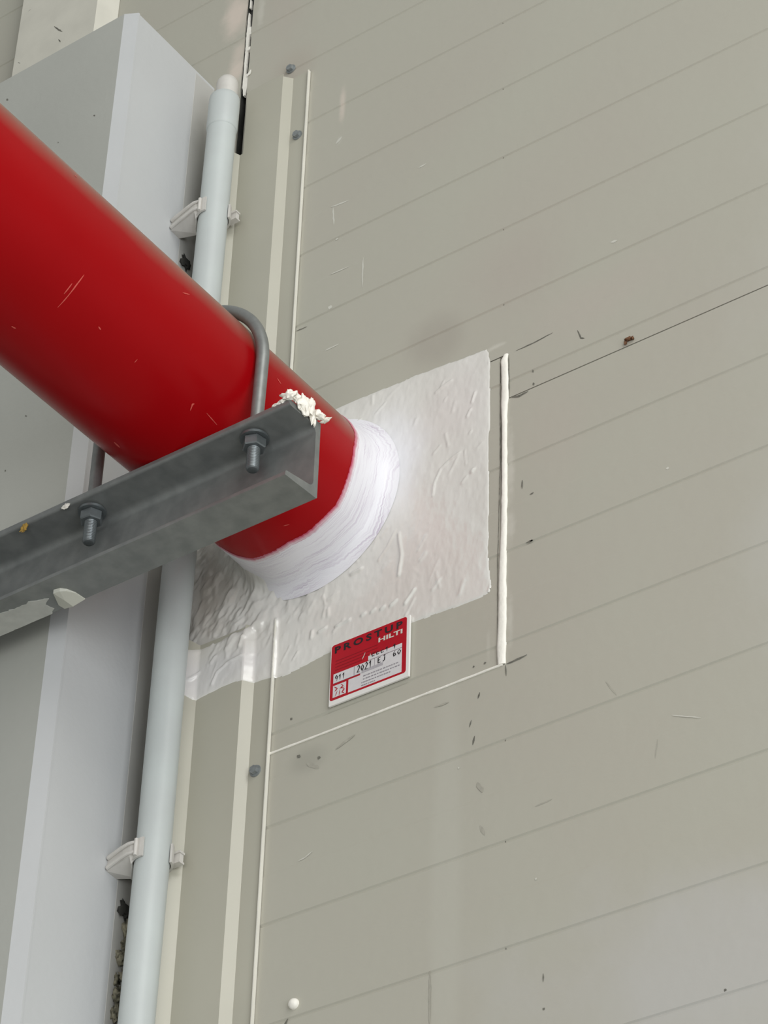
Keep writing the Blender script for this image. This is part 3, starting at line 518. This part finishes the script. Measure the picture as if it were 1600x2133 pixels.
mb = MB(); mb.blob((-1.4031, Y0 + .0005, 1.5570), (.0040, .0012, .0028), 2, .6); autosmooth(mb.build('paint_chip', seal_m, root))
mb = MB(); mb.blob((-1.4530, Y0 + .0010, 1.5545), (.0035, .0014, .0045), 7, .8, 2.2); autosmooth(tag(mb.build('yellow_foam_speck', mat('yellow_foam_residue', (.42, .26, .05), .8, var=.3, vscale=400), root), 'yellow dried foam speck'))

# torn white foam stuck on the cut end of the channel
mb = MB()
cr = [(-1.1510, 1.4080, TOP + .0035, .0065, .0045, .0040, 1), (-1.1590, 1.4095, TOP + .0012, .0050, .0030, .0022, 2), (-1.1475, 1.4140, TOP + .0040, .0035, .0045, .0038, 3),
      (-1.1470, 1.4200, TOP + .0010, .0030, .0060, .0050, 4), (-1.1465, 1.4260, TOP + .0020, .0045, .0065, .0085, 5), (-1.1450, 1.4310, TOP + .0035, .0030, .0045, .0090, 6),
      (-1.1460, 1.4350, TOP - .0050, .0018, .0022, .0065, 7), (-1.1462, 1.4390, TOP - .0060, .0012, .0016, .0050, 8), (-1.1455, 1.4430, TOP + .0030, .0050, .0050, .0036, 9), (-1.1420, 1.4490, TOP + .0005, .0050, .0020, .0018, 10),
      (-1.1660, 1.4095, TOP + .0004, .0040, .0022, .0014, 11)]
for (x, y, z, rx, ry, rz, s) in cr: mb.blob((x, y, z), (rx, ry, rz), s, .55, 1.3, 14)
tag(autosmooth(mb.build('foam_crumb', foam_m), 50), 'torn white foam crumbs on the cut end of the steel channel', 'foam')

# ------------------------------------------------------------------ U-bolt
LX = .0962; UY = 1.4260
root = tag(empty('u_bolt', (AX, UY, AZ)), 'zinc U-bolt clamping the red pipe down onto the steel channel', 'bolt')
ZT = 1.5185
LR = .0915
pts = [(AX + LR - .0028 * (AZ - z) / .10, UY, z) for z in np.linspace(1.545, AZ - .004, 8)] + [(AX + (LR if a < math.pi / 2 else LX) * math.cos(a), UY, AZ + .0915 * math.sin(a)) for a in np.linspace(0, math.pi, 60)] + [(AX - LX, UY, z) for z in np.linspace(AZ - .004, 1.545, 8)]
mb = MB(); mb.tube(pts, .0059, 24); autosmooth(mb.build('rod', rod_m, root), 60)
for s in (1, -1):
    x = AX + LR - .0029 if s > 0 else AX - LX
    zz = np.arange(ZT, 1.548, .00035); mb = MB()
    mb.tube([(x, UY, z) for z in zz], [.0056 + .00035 * math.cos(2 * math.pi * z / .00175) if z > ZT + .0012 else .0044 + (z - ZT) for z in zz], 28); autosmooth(mb.build('threaded_end', bolt_m, root), 70)
    mb = MB(); mb.tube([(x, UY, 1.5548), (x, UY, 1.5525)], [.0130, .0128], 40); autosmooth(mb.build('washer', bolt_m, root))
    mb = MB(); a_ = .35 if s > 0 else .1
    hexa = lambda r, z: [(x + r * math.cos(a_ + k * math.pi / 3), UY + r * math.sin(a_ + k * math.pi / 3), z) for k in range(6)]
    vs = hexa(.0100, 1.5522) + hexa(.0108, 1.5512) + hexa(.0108, 1.5432) + hexa(.0097, 1.5422)
    mb.add(vs, [(i * 6 + k, i * 6 + (k + 1) % 6, i * 6 + 6 + (k + 1) % 6, i * 6 + 6 + k) for i in range(3) for k in range(6)] + [tuple(range(5, -1, -1)), tuple(range(18, 24))])
    mb.build('nut', bolt_m, root)

# ------------------------------------------------------------------ red label plate
PX0, PX1, PZ0, PZ1 = -1.2605, -1.1728, 1.4072, 1.4738; PY = 1.6235
white_p = mat('label_white_plastic', (.80, .78, .74), .35, var=.02); red_p = mat('label_red_print', (.43, .008, .018), .4, var=.05, vscale=60)
ink = mat('label_black_ink', (.012, .010, .012), .8, var=.1); grey_ink = mat('label_grey_print', (.30, .28, .30), .5, var=.1); cell_m = mat('label_cell_white', (.66, .64, .64), .4, var=.04, vscale=200); dred = mat('label_dark_red_print', (.26, .006, .012), .45, var=.05)
root = tag(empty('seal_label', ((PX0 + PX1) / 2, W, PZ0)), 'small red and white inspection label on the wall below the pipe', 'label')
mb = MB(); mb.box(PX0, PX1, PY, PY + .0022, PZ0, PZ1); pl = mb.build('plate', white_p, root)
bv = pl.modifiers.new('bevel', 'BEVEL'); bv.width = .0004; bv.segments = 2
RX0, RX1, RZ0, RZ1 = -1.2594, -1.1762, 1.4122, 1.4732
def uvp(u, v): return (RX0 + u * (RX1 - RX0), RZ1 - v * (RZ1 - RZ0))
def patch(u0, v0, u1, v1, y, m, nm, rad=0.0):
    (xa, zb), (xb, za) = uvp(u0, v0), uvp(u1, v1); mb = MB()
    if rad:
        P = []
        for cx0, cz0, s0 in ((xb - rad, zb - rad, 0), (xa + rad, zb - rad, 90), (xa + rad, za + rad, 180), (xb - rad, za + rad, 270)):
            for i in range(5): a = math.radians(s0 + i * 22.5); P.append((cx0 + rad * math.cos(a), cz0 + rad * math.sin(a)))
        mb.extrude(P, 1, y, y + .00012)
    else: mb.box(xa, xb, y, y + .00012, za, zb)
    return mb.build(nm, m, root)
y1 = PY - .0001; y2 = PY - .0002; y3 = PY - .0003; y4 = PY - .0004
patch(0, 0, 1, 1, y1, red_p, 'red_print', .0026)
patch(.50, .45, .945, .525, y2, cell_m, 'white_cell'); patch(.04, .535, .945, .70, y2, cell_m, 'white_cell')
patch(.245, .735, .945, .965, y2, cell_m, 'white_cell'); patch(.040, .745, .215, .955, y2, cell_m, 'white_cell')
patch(.40, .7002, .945, .7348, y2, cell_m, 'white_cell'); patch(.42, .66, .70, .715, y3, mat('label_grey_band', (.42, .40, .42), .5, var=.1, vscale=300), 'grey_band')
mb = MB()
for v in (.30, .355, .41, .465): 
    (xa, za), (xb, _) = uvp(.06, v), uvp(.62 if v < .42 else .42, v); mb.box(xa, xb, y2, y2 + .0001, za - .0008, za)
mb.build('small_print', dred, root)
mb = MB(); R = random.Random(2)
for v, ua, ub in ((.765, .44, .90), (.82, .44, .93), (.875, .42, .80), (.925, .42, .60)):
    u = ua
    while u < ub:
        w1 = R.uniform(.008, .035); (xa, za), (xb, _) = uvp(u, v), uvp(min(ub, u + w1), v); mb.box(xa, xb, y3, y3 + .0001, za - .0012, za); u += w1 + R.uniform(.004, .012)
for ua, va, ub, vb in ((.315, .535, .322, .70), (.585, .535, .590, .66), (.04, .70, .42, .706), (.50, .525, .945, .533)):
    (xa, zb), (xb, za) = uvp(ua, va), uvp(ub, vb); mb.box(xa, xb, y3, y3 + .0001, za, zb)
mb.build('small_print', grey_ink, root)
def text(body, u0, v0, u1, v1, m, nm, bold=0.0, space=1.0):
    c = bpy.data.curves.new(nm, 'FONT'); c.body = body; c.offset = bold; c.space_character = space; c.resolution_u = 3; c.extrude = .01
    t = bpy.data.objects.new(nm, c); sc.collection.objects.link(t); dg = bpy.context.evaluated_depsgraph_get(); dg.update()
    me = bpy.data.meshes.new_from_object(t.evaluated_get(dg)); bpy.data.objects.remove(t); co = np.array([v.co[:] for v in me.vertices]); fs = [tuple(p.vertices) for p in me.polygons]; bpy.data.meshes.remove(me)
    lo = co.min(0); hi = co.max(0); (xa, zb), (xb, za) = uvp(u0, v0), uvp(u1, v1)
    vs = [(xa + (p[0] - lo[0]) / (hi[0] - lo[0]) * (xb - xa), y3 + .0001 * (p[2] < 0), za + (p[1] - lo[1]) / (hi[1] - lo[1]) * (zb - za)) for p in co]
    return link(nm, vs, fs, m, root)
text('PROSTUP', .045, .045, .945, .165, ink, 'lettering', .03, 1.45)['label'] = 'black title lettering'
text('HILTI', .63, .195, .945, .275, speck_m, 'lettering', .03, 1.0)['label'] = 'white lettering'
def scribble(strokes, u0, v0, u1, v1, w_, m=ink):
    mb = MB()
    for i, st in enumerate(strokes): ribbon(mb, [uvp(u0 + (u1 - u0) * a, v0 + (v1 - v0) * b_) for a, b_ in st], w_, y4, i, .25)
    return mb
D = {'0': [[(.5, .1), (.1, .5), (.45, .95), (.9, .5), (.5, .1)]], '1': [[(.1, .35), (.6, 0), (.55, 1)]], '2': [[(.1, .25), (.5, 0), (.85, .3), (.1, .95), (.9, .95)]], '9': [[(.85, .4), (.4, .5), (.2, .2), (.6, 0), (.85, .3), (.7, 1)]],
     '6': [[(.7, 0), (.15, .5), (.3, .95), (.8, .8), (.6, .5), (.2, .65)]], 'E': [[(.9, .05), (.2, .1), (.2, .9), (.9, .9)], [(.2, .5), (.7, .45)]], 'J': [[(.3, .05), (.95, .0)], [(.7, .05), (.65, .8), (.2, .95)]], 'c': [[(.9, .2), (.2, .4), (.3, .9), (.95, .8)]], 'A': [[(.1, 1), (.45, 0), (.9, 1)], [(.25, .6), (.8, .6)]]}
mb = MB()
def hand(s, u0, v0, u1, v1, w_=.0009):
    n = len(s)
    for i, ch in enumerate(s):
        for st in D.get(ch, []):
            a0_ = u0 + (u1 - u0) * i / n; a1_ = u0 + (u1 - u0) * (i + .85) / n
            ribbon(mb, [uvp(a0_ + (a1_ - a0_) * p, v0 + (v1 - v0) * q_) for p, q_ in st], w_, y4, i, .2)
hand('911', .06, .575, .205, .68); hand('2021', .355, .545, .56, .675, .0011); hand('EJ', .625, .545, .745, .655, .0011); hand('60', .825, .535, .945, .64, .0010); hand('ccc1', .54, .415, .78, .49, .0010); hand('1', .82, .42, .88, .50, .0012)
tag(mb.build('handwriting', ink, root), 'black handwritten figures')
mb = MB()
ribbon(mb, [uvp(.46, .36), uvp(.44, .42), uvp(.42, .47)], .0008, y4, 1, .3); ribbon(mb, [uvp(.53, .42), uvp(.525, .48)], .0012, y4, 2, .3)
mb.build('white_scrawl', speck_m, root)
mb = MB()
for st in ([(.1, .1), (.35, .35), (.15, .5)], [(.6, .05), (.8, .3), (.55, .42), (.9, .45)], [(.35, .55), (.2, .95)], [(.55, .5), (.5, .98)], [(.75, .55), (.9, .6), (.7, .8), (.9, .95)]):
    ribbon(mb, [uvp(.040 + .175 * a, .745 + .21 * b_) for a, b_ in st], .0011, y4, 4, .4)
mb.build('pictogram', red_p, root)

# ------------------------------------------------------------------ round white plug low on the wall
mb = MB(); px, pz = -1.2852, 1.1190
mb.tube([(px, W + .004, pz), (px, W - .0012, pz), (px, W - .0030, pz), (px, W - .0042, pz), (px, W - .0048, pz)], [.0050, .0050, .0043, .0028, .0006], 28)
tag(autosmooth(mb.build('wall_plug', seal_m), 60), 'small round white plug in the wall low beside the flashing', 'plug')
